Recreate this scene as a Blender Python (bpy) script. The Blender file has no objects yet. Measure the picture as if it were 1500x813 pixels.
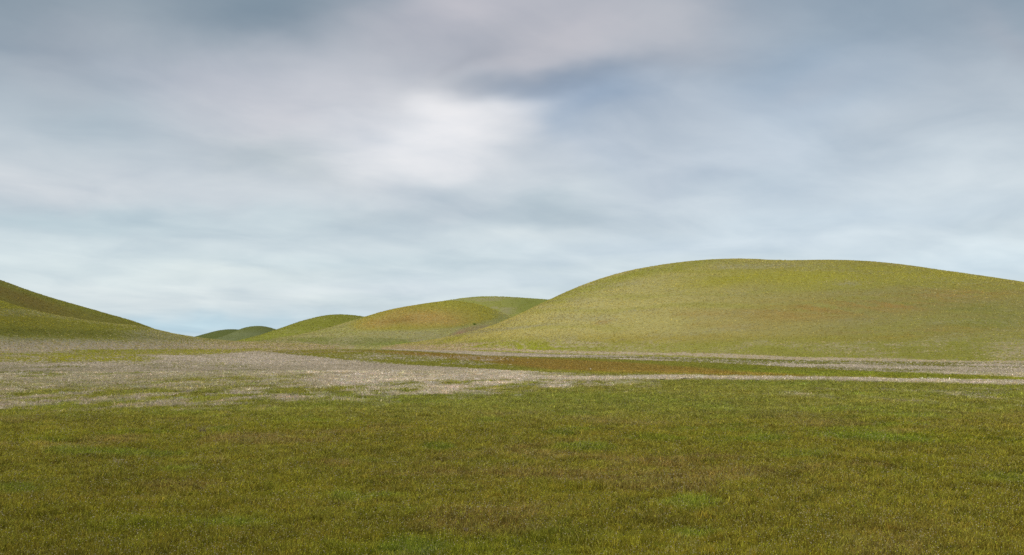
import bpy, math, random
import numpy as np
from mathutils import Vector, Matrix
rng = np.random.default_rng(7)
random.seed(7)
S = bpy.context.scene
COL = S.collection

# ------------------------------------------------------------------ camera
F = 1608.0            # focal length in photo pixels (photo 1500 x 813)
CAMZ = 4.0
HOR = 500.0           # horizon row in the photo
PITCH = math.atan((HOR-406.5)/F)
cam = bpy.data.cameras.new('camera'); cam.sensor_width = 36; cam.lens = 36*F/1500
cam.clip_start = .1; cam.clip_end = 60000
camo = bpy.data.objects.new('camera', cam); COL.objects.link(camo)
camo.location = (0, 0, CAMZ); camo.rotation_euler = (math.pi/2+PITCH, 0, 0)
S.camera = camo

def dir_of(x, y):
    """photo pixel -> azimuth (rad, + right) and tan(elevation)"""
    X = (np.asarray(x, float)-750)/F; Y = (406.5-np.asarray(y, float))/F
    c, s = math.cos(PITCH), math.sin(PITCH)
    dx, dy, dz = X, c-Y*s, s+Y*c
    return np.arctan2(dx, dy), dz/np.hypot(dx, dy)
def px_of(x, y, z):
    """world point -> photo pixel (only used to measure where things lie)"""
    c, s = math.cos(PITCH), math.sin(PITCH)
    z = z-CAMZ
    d = np.maximum(y*c+z*s, 1e-3); u = -y*s+z*c
    return 750+F*x/d, 406.5-F*u/d
def at(x, y):
    az, t = dir_of(x, y); r = CAMZ/-t
    return float(r*np.sin(az)), float(r*np.cos(az))

# ------------------------------------------------------------------ sun
SUN_EL, SUN_AZ = math.radians(41), math.radians(-112)     # azimuth measured from +Y (view direction), left and a little behind
sl = bpy.data.lights.new('sun', 'SUN'); sl.energy = 2.2; sl.angle = math.radians(9); sl.color = (1, .955, .88)
so = bpy.data.objects.new('sun', sl); COL.objects.link(so)
sd = Vector((math.sin(SUN_AZ)*math.cos(SUN_EL), math.cos(SUN_AZ)*math.cos(SUN_EL), math.sin(SUN_EL)))
so.rotation_euler = sd.to_track_quat('Z', 'Y').to_euler(); so.location = sd*50
S.view_settings.view_transform = 'Standard'; S.view_settings.look = 'None'
S.view_settings.exposure = 0; S.view_settings.gamma = 1
S.cycles.use_denoising = False
S.cycles.max_bounces = 5; S.cycles.diffuse_bounces = 3; S.cycles.transmission_bounces = 3
S.cycles.sample_clamp_indirect = 4

def lin(c):
    c = np.asarray(c, float)/255
    return np.where(c <= .04045, c/12.92, ((c+.055)/1.055)**2.4)

# ------------------------------------------------------------------ node helper
class NT:
    def __init__(s, tree): s.t = tree; s.n = tree.nodes; s.l = tree.links
    def put(s, sock, v):
        if isinstance(v, bpy.types.NodeSocket): s.l.new(v, sock)
        elif v is not None: sock.default_value = v
    def math(s, op, a, b=None, c=None, clamp=False):
        n = s.n.new('ShaderNodeMath'); n.operation = op; n.use_clamp = clamp
        s.put(n.inputs[0], a); s.put(n.inputs[1], b); s.put(n.inputs[2], c); return n.outputs[0]
    def mix(s, f, a, b, mode='MIX'):
        n = s.n.new('ShaderNodeMix'); n.data_type = 'RGBA'; n.blend_type = mode
        s.put(n.inputs[0], f); s.put(n.inputs[6], s.rgba(a)); s.put(n.inputs[7], s.rgba(b)); return n.outputs[2]
    def rgba(s, c):
        if isinstance(c, bpy.types.NodeSocket): return c
        return (float(c[0]), float(c[1]), float(c[2]), 1.0)
    def vec(s, x, y, z=0.):
        n = s.n.new('ShaderNodeCombineXYZ'); s.put(n.inputs[0], x); s.put(n.inputs[1], y); s.put(n.inputs[2], z); return n.outputs[0]
    def vm(s, op, a, b):
        n = s.n.new('ShaderNodeVectorMath'); n.operation = op; s.put(n.inputs[0], a); s.put(n.inputs[1], b); return n.outputs[0]
    def noise(s, v, scale, detail=3, rough=.5, dist=0.):
        n = s.n.new('ShaderNodeTexNoise'); s.put(n.inputs['Vector'], v)
        n.inputs['Scale'].default_value = scale; n.inputs['Detail'].default_value = detail
        n.inputs['Roughness'].default_value = rough; n.inputs['Distortion'].default_value = dist
        return n.outputs[0]
    def ramp(s, f, lo, hi, a=0., b=1.):
        n = s.n.new('ShaderNodeMapRange'); n.interpolation_type = 'SMOOTHSTEP'; s.put(n.inputs[0], f)
        for i, v in enumerate((lo, hi, a, b)): n.inputs[i+1].default_value = v
        return n.outputs[0]
    def cramp(s, f, stops):
        n = s.n.new('ShaderNodeValToRGB'); e = n.color_ramp.elements
        while len(e) < len(stops): e.new(1)
        for k, (p, c) in enumerate(stops): e[k].position = p; e[k].color = s.rgba(c)
        s.put(n.inputs[0], f); return n.outputs[0]

# ------------------------------------------------------------------ sky: thin drifting cloud over a Nishita sky
W = bpy.data.worlds.new('World'); S.world = W; W.use_nodes = True
T = NT(W.node_tree); T.n.clear()
wout = T.n.new('ShaderNodeOutputWorld'); bg = T.n.new('ShaderNodeBackground'); T.l.new(bg.outputs[0], wout.inputs[0])
STR = .1
bg.inputs[1].default_value = STR
nis = T.n.new('ShaderNodeTexSky'); nis.sky_type = 'NISHITA'; nis.sun_disc = False
nis.sun_elevation = SUN_EL; nis.sun_rotation = SUN_AZ; nis.dust_density = 1.5
tc = T.n.new('ShaderNodeTexCoord'); G = tc.outputs['Generated']
sp = T.n.new('ShaderNodeSeparateXYZ'); T.l.new(G, sp.inputs[0]); gx, gy, gz = sp.outputs
az = T.math('MULTIPLY', T.math('ARCTAN2', gx, gy), 180/math.pi)
el = T.math('MULTIPLY', T.math('ARCSINE', gz), 180/math.pi)
# cloud layer plane: perspective makes the streaks run together towards the horizon
zz = T.math('ADD', T.math('MAXIMUM', gz, 0.), .16)
px_ = T.math('DIVIDE', gx, zz); py_ = T.math('DIVIDE', gy, zz)
ca, sa = math.cos(math.radians(-38)), math.sin(math.radians(-38))
qx = T.math('ADD', T.math('MULTIPLY', px_, ca), T.math('MULTIPLY', py_, sa))
qy = T.math('SUBTRACT', T.math('MULTIPLY', py_, ca), T.math('MULTIPLY', px_, sa))
streakv = T.vec(T.math('MULTIPLY', qx, 1.5), T.math('MULTIPLY', qy, .55), 3.3)
wv = T.vec(T.math('MULTIPLY', az, .055), T.math('MULTIPLY', el, .11), 1.7)
w1 = T.noise(wv, 3.0, 3, .5); w2 = T.noise(T.vm('ADD', wv, (9.1, 4.2, 2.)), 3.0, 3, .5)
U = T.math('ADD', az, T.math('MULTIPLY', T.math('SUBTRACT', w1, .5), 3.6))
V = T.math('ADD', el, T.math('MULTIPLY', T.math('SUBTRACT', w2, .5), 2.6))
def sk(r, g, b): return lin((r, g, b))/STR
grad = T.cramp(T.math('DIVIDE', T.math('MAXIMUM', T.math('ADD', el, 0.), 0.), 45.), [
    (0., sk(197, 212, 221)), (1.8/45, sk(203, 216, 221)), (4/45, sk(204, 217, 222)), (7/45, sk(200, 211, 217)),
    (10/45, sk(188, 199, 207)), (13/45, sk(174, 184, 194)), (16/45, sk(152, 164, 175)), (19/45, sk(140, 153, 165)), (1., sk(146, 157, 168))])
cover = T.ramp(T.noise(streakv, 1.1, 5, .55, .3), .2, .75)
base = T.mix(T.math('MULTIPLY', T.math('SUBTRACT', 1., cover), .10), grad, nis.outputs[0])
BL = [  # x, y, sigma along, sigma across (photo px), rotation deg (+ = rising to the right), colour, amount
 (60, 20, 150, 60, 10, (125, 142, 156), .55), (430, 22, 105, 36, 6, (118, 138, 153), .8), (1060, 0, 170, 40, -5, (125, 143, 160), .6),
 (1500, 0, 150, 60, -25, (128, 147, 163), .6), (1170, 130, 120, 80, 15, (154, 173, 193), .7), (1230, 30, 120, 50, 5, (132, 150, 166), .4),
 (1160, 250, 130, 60, 10, (176, 194, 211), .5), (1440, 120, 80, 80, 60, (160, 172, 185), .35),
 (330, 130, 170, 45, 8, (178, 182, 193), .55), (520, 185, 190, 50, 5, (192, 195, 203), .7), (440, 175, 50, 30, 0, (200, 201, 208), .5),
 (130, 190, 110, 50, -15, (165, 182, 193), .6), (90, 90, 60, 40, 30, (165, 172, 182), .4), (60, 265, 170, 30, -4, (201, 207, 213), .7), (300, 270, 160, 40, 4, (198, 206, 213), .5),
 (100, 325, 200, 17, 0, (178, 197, 206), .65), (430, 235, 75, 22, -4, (170, 184, 190), .6), (460, 330, 110, 14, -3, (192, 207, 214), .5),
 (690, 12, 120, 40, 8, (176, 178, 188), .8), (830, 45, 150, 42, 3, (186, 186, 194), .85), (780, 75, 100, 22, 6, (190, 189, 195), .6), (640, 90, 120, 22, 22, (160, 166, 178), .45),
 (650, 105, 60, 10, 30, (150, 156, 168), .35), (690, 130, 120, 12, 12, (158, 164, 174), .5), (960, 40, 70, 50, 60, (178, 182, 190), .4),
 (800, 118, 110, 15, 8, (128, 139, 155), .75), (885, 100, 60, 10, 12, (138, 150, 166), .4), (875, 148, 78, 32, -6, (142, 161, 184), .8), (850, 195, 75, 26, -22, (160, 179, 200), .5),
 (930, 160, 60, 60, 0, (160, 176, 194), .3), (1000, 210, 90, 50, 30, (186, 196, 207), .5), (1080, 235, 120, 30, 20, (186, 198, 210), .5), (1330, 180, 90, 40, 25, (178, 189, 200), .55),
 (1400, 250, 150, 60, 10, (190, 203, 213), .5), (1200, 130, 50, 14, 20, (176, 186, 198), .35), (1480, 60, 60, 14, -40, (160, 168, 180), .4),
 (735, 160, 45, 10, 4, (206, 211, 219), .35), (555, 190, 120, 45, 0, (204, 207, 214), .5),
 (640, 262, 80, 14, 28, (202, 209, 216), .5), (700, 290, 110, 24, -12, (172, 188, 199), .65), (820, 315, 90, 16, -10, (176, 191, 200), .6), (560, 318, 70, 10, 6, (180, 195, 203), .4),
 (780, 250, 130, 22, 25, (202, 209, 216), .45), (700, 380, 100, 12, 6, (186, 202, 210), .45), (840, 360, 80, 14, -8, (186, 202, 211), .4), (760, 345, 90, 9, 4, (208, 218, 222), .4),
 (240, 440, 150, 11, 1, (208, 218, 221), .7), (120, 395, 160, 16, 2, (206, 219, 222), .5), (350, 405, 120, 12, 3, (212, 222, 222), .4), (280, 474, 130, 9, 0, (178, 205, 218), .65), (60, 360, 160, 10, 0, (196, 211, 217), .4),
 (600, 425, 110, 10, 4, (208, 217, 223), .45), (480, 385, 90, 9, 3, (190, 207, 214), .4), (960, 350, 70, 18, 10, (206, 217, 223), .4), (1000, 300, 120, 18, 14, (198, 210, 218), .4),
 (1240, 330, 200, 20, 4, (192, 208, 220), .5), (1430, 385, 150, 20, 0, (205, 221, 230), .6), (1100, 365, 200, 12, 0, (207, 220, 229), .45), (780, 410, 160, 14, 2, (206, 219, 226), .4),
 (620, 205, 95, 42, 6, (214, 217, 222), .55), (585, 228, 70, 22, 10, (214, 218, 223), .45), (632, 204, 66, 32, 6, (225, 227, 231), .62), (664, 188, 40, 14, 8, (228, 229, 233), .4)]
c = base
for (x, y, s1, s2, rot, colr, amt) in BL:
    a0, t0 = dir_of(x, y); a0 = math.degrees(float(a0)); e0 = math.degrees(math.atan(float(t0)))
    k = 1/28.; cr, sr = math.cos(math.radians(rot)), math.sin(math.radians(rot))
    du = T.math('SUBTRACT', U, a0); dv = T.math('SUBTRACT', V, e0)
    p = T.math('MULTIPLY_ADD', du, cr/(s1*k), T.math('MULTIPLY', dv, sr/(s1*k)))
    q = T.math('MULTIPLY_ADD', dv, cr/(s2*k), T.math('MULTIPLY', du, -sr/(s2*k)))
    e = T.math('EXPONENT', T.math('MULTIPLY', T.math('MULTIPLY_ADD', p, p, T.math('MULTIPLY', q, q)), -.5))
    c = T.mix(T.math('MULTIPLY', e, min(1., amt*1.25)), c, sk(*colr))
# wisps, everywhere in the sky
puffv = T.vec(T.math('MULTIPLY', qx, 1.2), T.math('MULTIPLY', qy, .9), 8.1)
n1 = T.noise(puffv, 2.6, 5, .52, .35); n2 = T.noise(T.vec(T.math('MULTIPLY', U, .06), T.math('MULTIPLY', V, .20), 5.), 1.3, 4, .5, .3)
f = T.math('ADD', T.math('MULTIPLY', T.math('SUBTRACT', n1, .5), .46), T.math('MULTIPLY', T.math('SUBTRACT', n2, .5), .30))
f = T.math('ADD', f, 1.065)
lo = T.math('MULTIPLY', T.math('SUBTRACT', f, 1.065), .25)       # thinner cloud lets more blue through
c = T.mix(1., c, T.vec(T.math('ADD', f, lo), f, T.math('SUBTRACT', f, lo)), 'MULTIPLY')
T.l.new(c, bg.inputs[0])

# ------------------------------------------------------------------ numpy noise
def _lat(ix, iy, seed):
    h = (ix.astype(np.int64)*374761393 + iy.astype(np.int64)*668265263 + seed*1442695041) & 0xffffffff
    h = ((h ^ (h >> 13))*1274126177) & 0xffffffff
    h = (h ^ (h >> 16)) & 0xffff
    return h/65535.
def vnoise(x, y, seed=0):
    x = np.asarray(x, float); y = np.asarray(y, float)
    ix = np.floor(x); iy = np.floor(y); fx = x-ix; fy = y-iy
    fx = fx*fx*fx*(fx*(fx*6-15)+10); fy = fy*fy*fy*(fy*(fy*6-15)+10)
    a = _lat(ix, iy, seed); b = _lat(ix+1, iy, seed); c_ = _lat(ix, iy+1, seed); d = _lat(ix+1, iy+1, seed)
    return (a+(b-a)*fx)+((c_+(d-c_)*fx)-(a+(b-a)*fx))*fy
def fbm(x, y, seed=0, o=4, g=.5):
    s = 0.; a = 1.; t = 0.
    for i in range(o):
        s = s+a*vnoise(x*2**i+i*17.3, y*2**i-i*9.1, seed+i); t += a; a *= g
    return s/t                      # 0..1, mean .5
def sstep(v, lo, hi):
    t = np.clip((v-lo)/(hi-lo), 0, 1); return t*t*(3-2*t)
def interp(x, pts): p = np.array(pts, float); return np.interp(x, p[:, 0], p[:, 1])
def band(px, py, top, bot, st=1.2, sb=1.2, clip=0):
    e = 1. if not clip else sstep(px, top[0][0]-clip, top[0][0]+clip)*(1-sstep(px, top[-1][0]-clip, top[-1][0]+clip))
    return e*sstep(py, interp(px, top)-st, interp(px, top)+st)*(1-sstep(py, interp(px, bot)-sb, interp(px, bot)+sb))
def blob(px, py, x, y, sx, sy, rot=0):
    cr, sr = math.cos(math.radians(rot)), math.sin(math.radians(rot))
    u = ((px-x)*cr-(py-y)*sr)/sx; v = ((px-x)*sr+(py-y)*cr)/sy
    return np.exp(-.5*(u*u+v*v))

# ------------------------------------------------------------------ plant cover: which plants grow where (plant colours, foreground shade painted in)
GAIN = 1.22
def alb(r, g, b): return lin((r, g, b))*GAIN
STRAW = alb(178, 166, 151); STRAW_D = alb(146, 134, 112); WARM = alb(172, 156, 128)
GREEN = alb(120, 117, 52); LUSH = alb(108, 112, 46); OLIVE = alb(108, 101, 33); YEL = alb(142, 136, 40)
RUST = alb(136, 108, 52); ORANGE = alb(154, 132, 74); BROWN = alb(104, 86, 44); PALE = alb(158, 152, 88); DKG = alb(84, 92, 36); FAR = alb(84, 96, 48)
def over(c_, m, k): m = np.clip(m, 0, 1)[:, None]; return c_*(1-m)+np.asarray(k)[None]*m

def field_cover(x, y, px, py):
    """returns colour (n,3) and straw amount (n)"""
    n1 = fbm(x/9, y/9, 11, 5, .6); n2 = fbm(x/2.6, y/2.6, 21, 4); n3 = fbm(x/26, y/34, 31, 4); n4 = fbm(x/55, y/90, 41, 4)
    j = (fbm(px/38, py/5, 51, 4, .6)-.5)*2
    jb = (fbm(px/120, py/9, 61, 3)-.5)*2
    col = np.repeat(OLIVE[None], len(x), 0)  # darker olive stands in for the shade over the foreground
    col = over(col, sstep(n1, .46, .66)*.55, alb(112, 108, 28)); col = over(col, sstep(n3, .5, .7)*.35, alb(116, 100, 42))
    col = over(col, sstep(n2*.5+n1*.5, .56, .70)*.6, alb(96, 106, 24))
    col = over(col, sstep(fbm(x/5, y/5, 71, 4), .60, .74)*.45, alb(120, 98, 62))
    col = over(col, sstep(py, 640, 780)*.35, alb(100, 91, 24))  # foreground shade painted into the cover, deepening toward the viewer
    n5 = fbm(x/.9, y/1.1, 77, 4, .62)
    # lusher patches low in the field
    lg = np.zeros(len(x))
    for (a, b, sx, sy) in [(860, 659, 34, 6), (820, 638, 26, 4), (1170, 668, 40, 6), (505, 735, 30, 7), (1310, 646, 40, 5), (1120, 642, 30, 5), (1470, 706, 40, 8), (325, 631, 14, 3), (110, 665, 40, 7),
                           (1010, 742, 36, 8), (600, 808, 40, 9), (1020, 786, 30, 6), (715, 618, 20, 4), (840, 607, 24, 4), (1350, 610, 40, 4), (1240, 600, 40, 4), (560, 730, 30, 5), (640, 660, 20, 4), (1060, 600, 30, 4), (200, 668, 60, 4), (260, 690, 40, 4), (1250, 640, 50, 5), (20, 720, 40, 8), (350, 770, 50, 8)]:
        lg = np.maximum(lg, blob(px, py, a, b, sx, sy))
    col = over(col, sstep(lg*(.2+n2*.8+n5*.9), .30, .80)*.6, alb(98, 109, 34))
    rb = np.zeros(len(x))
    for (a, b, sx, sy) in [(820, 690, 70, 12), (640, 720, 80, 14), (1270, 690, 90, 14), (1480, 620, 70, 9), (420, 740, 90, 14), (1180, 612, 50, 5), (1330, 780, 90, 14), (90, 740, 80, 14), (560, 640, 60, 8), (1010, 690, 80, 10), (690, 770, 60, 12)]:
        rb = np.maximum(rb, blob(px, py, a, b, sx, sy))
    col = over(col, rb*sstep(n2, .35, .62)*.32, alb(118, 98, 46))
    # middle distance is a clearer green
    mid = 1-sstep(py, 575, 640)
    col = over(col, mid*.75, GREEN); col = over(col, mid*sstep(n3, .45, .7)*.5, LUSH)
    col = over(col, band(px, py+j*2, [(0, 575), (700, 560), (1500, 562)], [(0, 600), (800, 592), (1100, 604), (1500, 600)], 4, 8)*.4*sstep(n1, .35, .6), alb(108, 112, 38))
    # rust and green band behind the white strip
    col = over(col, band(px, py+j, [(330, 516), (500, 511), (600, 513), (700, 520), (1000, 528), (1250, 543), (1500, 553)], [(330, 519), (500, 528), (600, 534), (700, 541), (800, 546), (1000, 550), (1250, 554), (1500, 559)])*.9, alb(122, 119, 44))
    col = over(col, (1-sstep(px, 480, 640))*(py < 535)*.6, alb(132, 126, 56))
    col = over(col, band(px, py+j*1.4, [(520, 514), (600, 515), (700, 521), (800, 525), (900, 530), (1000, 537), (1100, 545), (1200, 552)], [(535, 515), (610, 521), (700, 529), (800, 541), (900, 547), (1000, 548), (1100, 551), (1200, 553)], 2, 3)*(.62+.35*n3), RUST)
    col = over(col, band(px, py+j*1.4, [(1050, 533), (1200, 543), (1500, 553)], [(1050, 545), (1200, 552), (1500, 559)], 3, 3, 50)*.6, alb(106, 114, 30))
    # fresh green strips on the left
    gl = band(px, py+j*1.6, [(-60, 517), (100, 517), (260, 522)], [(-60, 530), (120, 531), (215, 531), (260, 524)], 3, 3)*(.45+.55*sstep(n2, .35, .6))*(1-sstep(px, 190, 270))
    gl = np.maximum(gl, band(px, py+j, [(90, 512), (400, 510)], [(90, 519), (290, 521), (400, 513)], 1, 1)*sstep(px, 80, 180)*(1-sstep(px, 330, 420))*.7)
    # straw and pale flowers: strips
    s = band(px, py+jb*2+j*1.5, [(-200, 484), (0, 486), (200, 490), (400, 494), (500, 500)], [(-200, 580), (0, 577), (150, 573), (300, 571), (430, 566), (560, 561), (600, 558)], 3, 7)*(1-sstep(px, 480, 640))
    s = s*(1-band(px, py+j, [(300, 510), (400, 510), (500, 509), (700, 516), (900, 525)], [(300, 511), (380, 514), (500, 527), (600, 534), (700, 541)], 1.5, 1.5)*sstep(px, 330, 420)*.92)
    s = np.maximum(s, band(px, py+j*.8, [(380, 520), (500, 530), (600, 535), (700, 541), (800, 546), (900, 550), (1000, 550.5), (1200, 553), (1500, 558.5), (1800, 562)],
                              [(380, 560), (500, 568), (600, 559), (700, 558.5), (800, 558), (900, 558), (1000, 557), (1200, 559), (1500, 565), (1800, 568)], .8, 1.6))
    up = band(px, py+j*.8, [(560, 509), (650, 508), (800, 513), (1000, 517), (1150, 522), (1350, 527), (1500, 528), (1800, 530)],
                              [(540, 511), (600, 514), (650, 517), (720, 521), (800, 523), (900, 526), (1000, 530), (1150, 537), (1350, 548), (1500, 554), (1800, 560)], .8, 1)
    gap = band(px, py+j*.7, [(680, 512), (800, 517), (1000, 521), (1200, 531), (1400, 536)], [(680, 513.5), (800, 519), (1000, 524), (1200, 533), (1400, 537.5)], .7, .7, 20)*(1-sstep(px, 1350, 1450))
    s = np.maximum(s, up*(1-gap*.75))
    s = s*(1-gl)
    s = s*(1-.35*sstep(px, 1150, 1400)*(1-sstep(py, 548, 556))*sstep(fbm(x/8, y/30, 83, 4, .6), .4, .6))
    s = s*(1-.7*sstep(px, 700, 900)*(py < 552)*(py > 505)*sstep(fbm(x/30, y/60, 85, 4, .65), .52, .62))

    # patchiness, in front looser tufts
    w = sstep(py, 522, 575)
    hole = sstep(fbm(x/6, y/14, 81, 4, .6), .52-.10*w, .42-.12*w)
    lefthole = (1-sstep(px, 330, 520))
    s = s*(1-hole*(.35+.6*w)*(.2+.8*lefthole))
    s = s*(1-.5*lefthole*sstep(py, 528, 545)*(1-.6*sstep(n3, .45, .65)))
    s = s*(1-.30*(1-sstep(px, 300, 500))*(1-sstep(py, 505, 514)))
    s = np.maximum(s, band(px, py, [(400, 510), (560, 514), (760, 528)], [(400, 516), (520, 526), (760, 540)], 2, 2, 40)*sstep(fbm(x/5, y/16, 87, 4, .6), .50, .66)*.35)
    # loose tufts in front of the strips
    cl = sstep(fbm(x/2.6, y/7, 91, 5, .66), .50, .62)
    fr = band(px, py, [(0, 585), (300, 575), (600, 556), (900, 556), (1500, 562)], [(0, 612), (300, 600), (560, 590), (800, 578), (950, 574), (1020, 562)], 6, 12)*(1-sstep(px, 820, 1060))
    fr2 = band(px, py, [(1000, 570), (1500, 568)], [(1000, 578), (1250, 588), (1500, 606)], 4, 9)*sstep(px, 1080, 1160)
    s = np.maximum(s, cl*fr*.95); s = np.maximum(s, sstep(fbm(x/1.5, y/5, 97, 4, .65), .50, .62)*band(px, py, [(-100, 560), (700, 552), (1000, 552)], [(-100, 606), (350, 600), (700, 578), (1000, 566)], 4, 14)*(1-sstep(px, 780, 1120))*.8); s = np.maximum(s, sstep(fbm(x/2.4, y/7, 93, 5, .66), .46, .66)*fr2*.5)
    s = np.maximum(s, blob(px, py, 560, 523, 40, 3)*sstep(n2, .4, .6)*.7); s = np.maximum(s, blob(px, py, 660, 525, 60, 3)*sstep(n2, .4, .6)*.6)
    s = np.maximum(s, sstep(fbm(x/1.7, y/1.7, 95, 4, .6), .66, .8)*sstep(py, 590, 620)*.25)
    col = over(col, gl, YEL)
    return col, np.clip(s, 0, 1)

def straw_col(x, y, px, py):
    k = fbm(x/12, y/20, 101, 3)
    c_ = np.repeat(STRAW[None], len(x), 0)
    c_ = over(c_, (1-sstep(px, 200, 620))*sstep(py, 530, 560)*.6, STRAW_D)
    c_ = over(c_, (1-sstep(py, 500, 512))*.75, alb(136, 126, 88))
    c_ = over(c_, sstep(py, 545, 585)*.35, alb(146, 132, 120))
    return over(c_, sstep(k, .45, .7)*.3, STRAW_D)

# ------------------------------------------------------------------ materials
def mat(name, rough=.9):
    m = bpy.data.materials.new(name); m.use_nodes = True
    b = m.node_tree.nodes['Principled BSDF']; b.inputs['Roughness'].default_value = rough
    b.inputs['Specular IOR Level'].default_value = .15
    return m, NT(m.node_tree), b
def attr(t, name, kind='GEOMETRY'):
    n = t.n.new('ShaderNodeAttribute'); n.attribute_type = kind; n.attribute_name = name; return n
def ground_mat(name, sx, speck, streak):
    m, t, b = mat(name, 1.)
    geo = t.n.new('ShaderNodeNewGeometry'); P = geo.outputs['Position']
    co = attr(t, 'cover').outputs['Color']; sc_ = attr(t, 'strawcol').outputs['Color']; st = attr(t, 'straw').outputs['Fac']
    na = t.noise(P, sx, 9, .72); nb = t.noise(P, sx*.13, 6, .6)
    nc = t.noise(t.vm('MULTIPLY', P, (.22, .4, 1.3)), .9, 8, .68, .4)
    th = t.math('ADD', t.math('MULTIPLY', t.math('SUBTRACT', na, .5), 1.8), t.math('MULTIPLY', t.math('SUBTRACT', nb, .5), .7))
    sm = t.ramp(t.math('ADD', st, t.math('MULTIPLY', th, .8)), .30, .72)
    sm = t.math('MULTIPLY', sm, t.ramp(st, .0, .25))
    c_ = t.mix(sm, co, sc_)
    nd = t.noise(t.vm('ADD', P, (31., 7., 3.)), sx*1.7, 9, .78)
    v = t.math('ADD', t.math('MULTIPLY', t.math('SUBTRACT', nd, .5), speck), t.math('MULTIPLY', t.math('SUBTRACT', nc, .5), streak))
    v = t.math('ADD', v, 1.)
    c_ = t.mix(1., c_, t.vec(v, v, v), 'MULTIPLY')
    # reddish and pale single plants
    c_ = t.mix(t.math('MULTIPLY', t.ramp(t.noise(P, sx*.8, 9, .75), .56, .72), .35), c_, PALE)
    t.l.new(c_, b.inputs['Base Color'])
    bm_ = t.n.new('ShaderNodeBump'); bm_.inputs['Strength'].default_value = .55; bm_.inputs['Distance'].default_value = .25
    t.l.new(t.noise(P, sx, 8, .75), bm_.inputs['Height']); t.l.new(bm_.outputs[0], b.inputs['Normal'])
    return m
M_FIELD = ground_mat('meadow_cover', 1.6, 1.5, .35)
M_HILL = ground_mat('hill_cover', 1.1, 1.7, .6)

def grid_obj(name, X, Y, Z, m, cover, straw, scol):
    nr, nc = X.shape
    me = bpy.data.meshes.new(name)
    n = nr*nc
    co = np.stack([X.ravel(), Y.ravel(), Z.ravel()], 1).astype(np.float32)
    i = np.arange(nr-1)[:, None]*nc+np.arange(nc-1)[None]
    q = np.stack([i, i+1, i+nc+1, i+nc], -1).reshape(-1, 4)
    me.vertices.add(n); me.vertices.foreach_set('co', co.ravel())
    me.loops.add(q.size); me.loops.foreach_set('vertex_index', q.ravel().astype(np.int32))
    me.polygons.add(len(q)); me.polygons.foreach_set('loop_start', (np.arange(len(q))*4).astype(np.int32))
    me.polygons.foreach_set('use_smooth', np.ones(len(q), bool))
    me.update(calc_edges=True)
    def ca(nm, arr):
        a = me.color_attributes.new(nm, 'FLOAT_COLOR', 'POINT')
        a.data.foreach_set('color', np.concatenate([arr, np.ones((len(arr), 1))], 1).astype(np.float32).ravel())
    ca('cover', cover); ca('strawcol', scol)
    a = me.attributes.new('straw', 'FLOAT', 'POINT'); a.data.foreach_set('value', straw.astype(np.float32))
    me.materials.append(m)
    o = bpy.data.objects.new(name, me); COL.objects.link(o)
    o['kind'] = 'structure'
    return o

# ------------------------------------------------------------------ ground: one sheet out to the horizon
def field_z(x, y):
    r = np.hypot(x, y)
    k = sstep(r, 14, 60)
    return k*((fbm(x/38, y/38, 3, 3)-.5)*.30 + (fbm(x/11, y/11, 5, 3)-.5)*.14)*(1-sstep(r, 70, 120)) + (fbm(x/3.1, y/3.1, 6, 3)-.5)*.07
rows = np.concatenate([[.01, 2, 4, 7, 11, 15], CAMZ*F/np.arange(318, 12, -1.25), [600, 800, 1100, 1600, 2500, 4500, 9000, 18000, 30000]])
azs = np.radians(np.concatenate([np.arange(-180, -30, 3.), np.arange(-30, 30, .072), np.arange(30, 180.1, 3.)]))
azs[-1] = azs[0]+2*math.pi
RR, AA = np.meshgrid(rows, azs, indexing='ij')
X = RR*np.sin(AA); Y = RR*np.cos(AA); Z = field_z(X, Y)
xf, yf, zf = X.ravel(), Y.ravel(), Z.ravel()
def field_px(x, y):
    """photo pixel of a place on the level field; places beside and behind take the cover of the nearest azimuth in view"""
    r = np.hypot(x, y); a = np.clip(np.arctan2(x, y), -.55, .55)
    return px_of(r*np.sin(a), r*np.cos(a), np.zeros_like(r))
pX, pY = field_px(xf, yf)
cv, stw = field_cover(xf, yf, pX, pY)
ground = grid_obj('ground', X, Y, Z, M_FIELD, cv, stw, straw_col(xf, yf, pX, pY))

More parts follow.
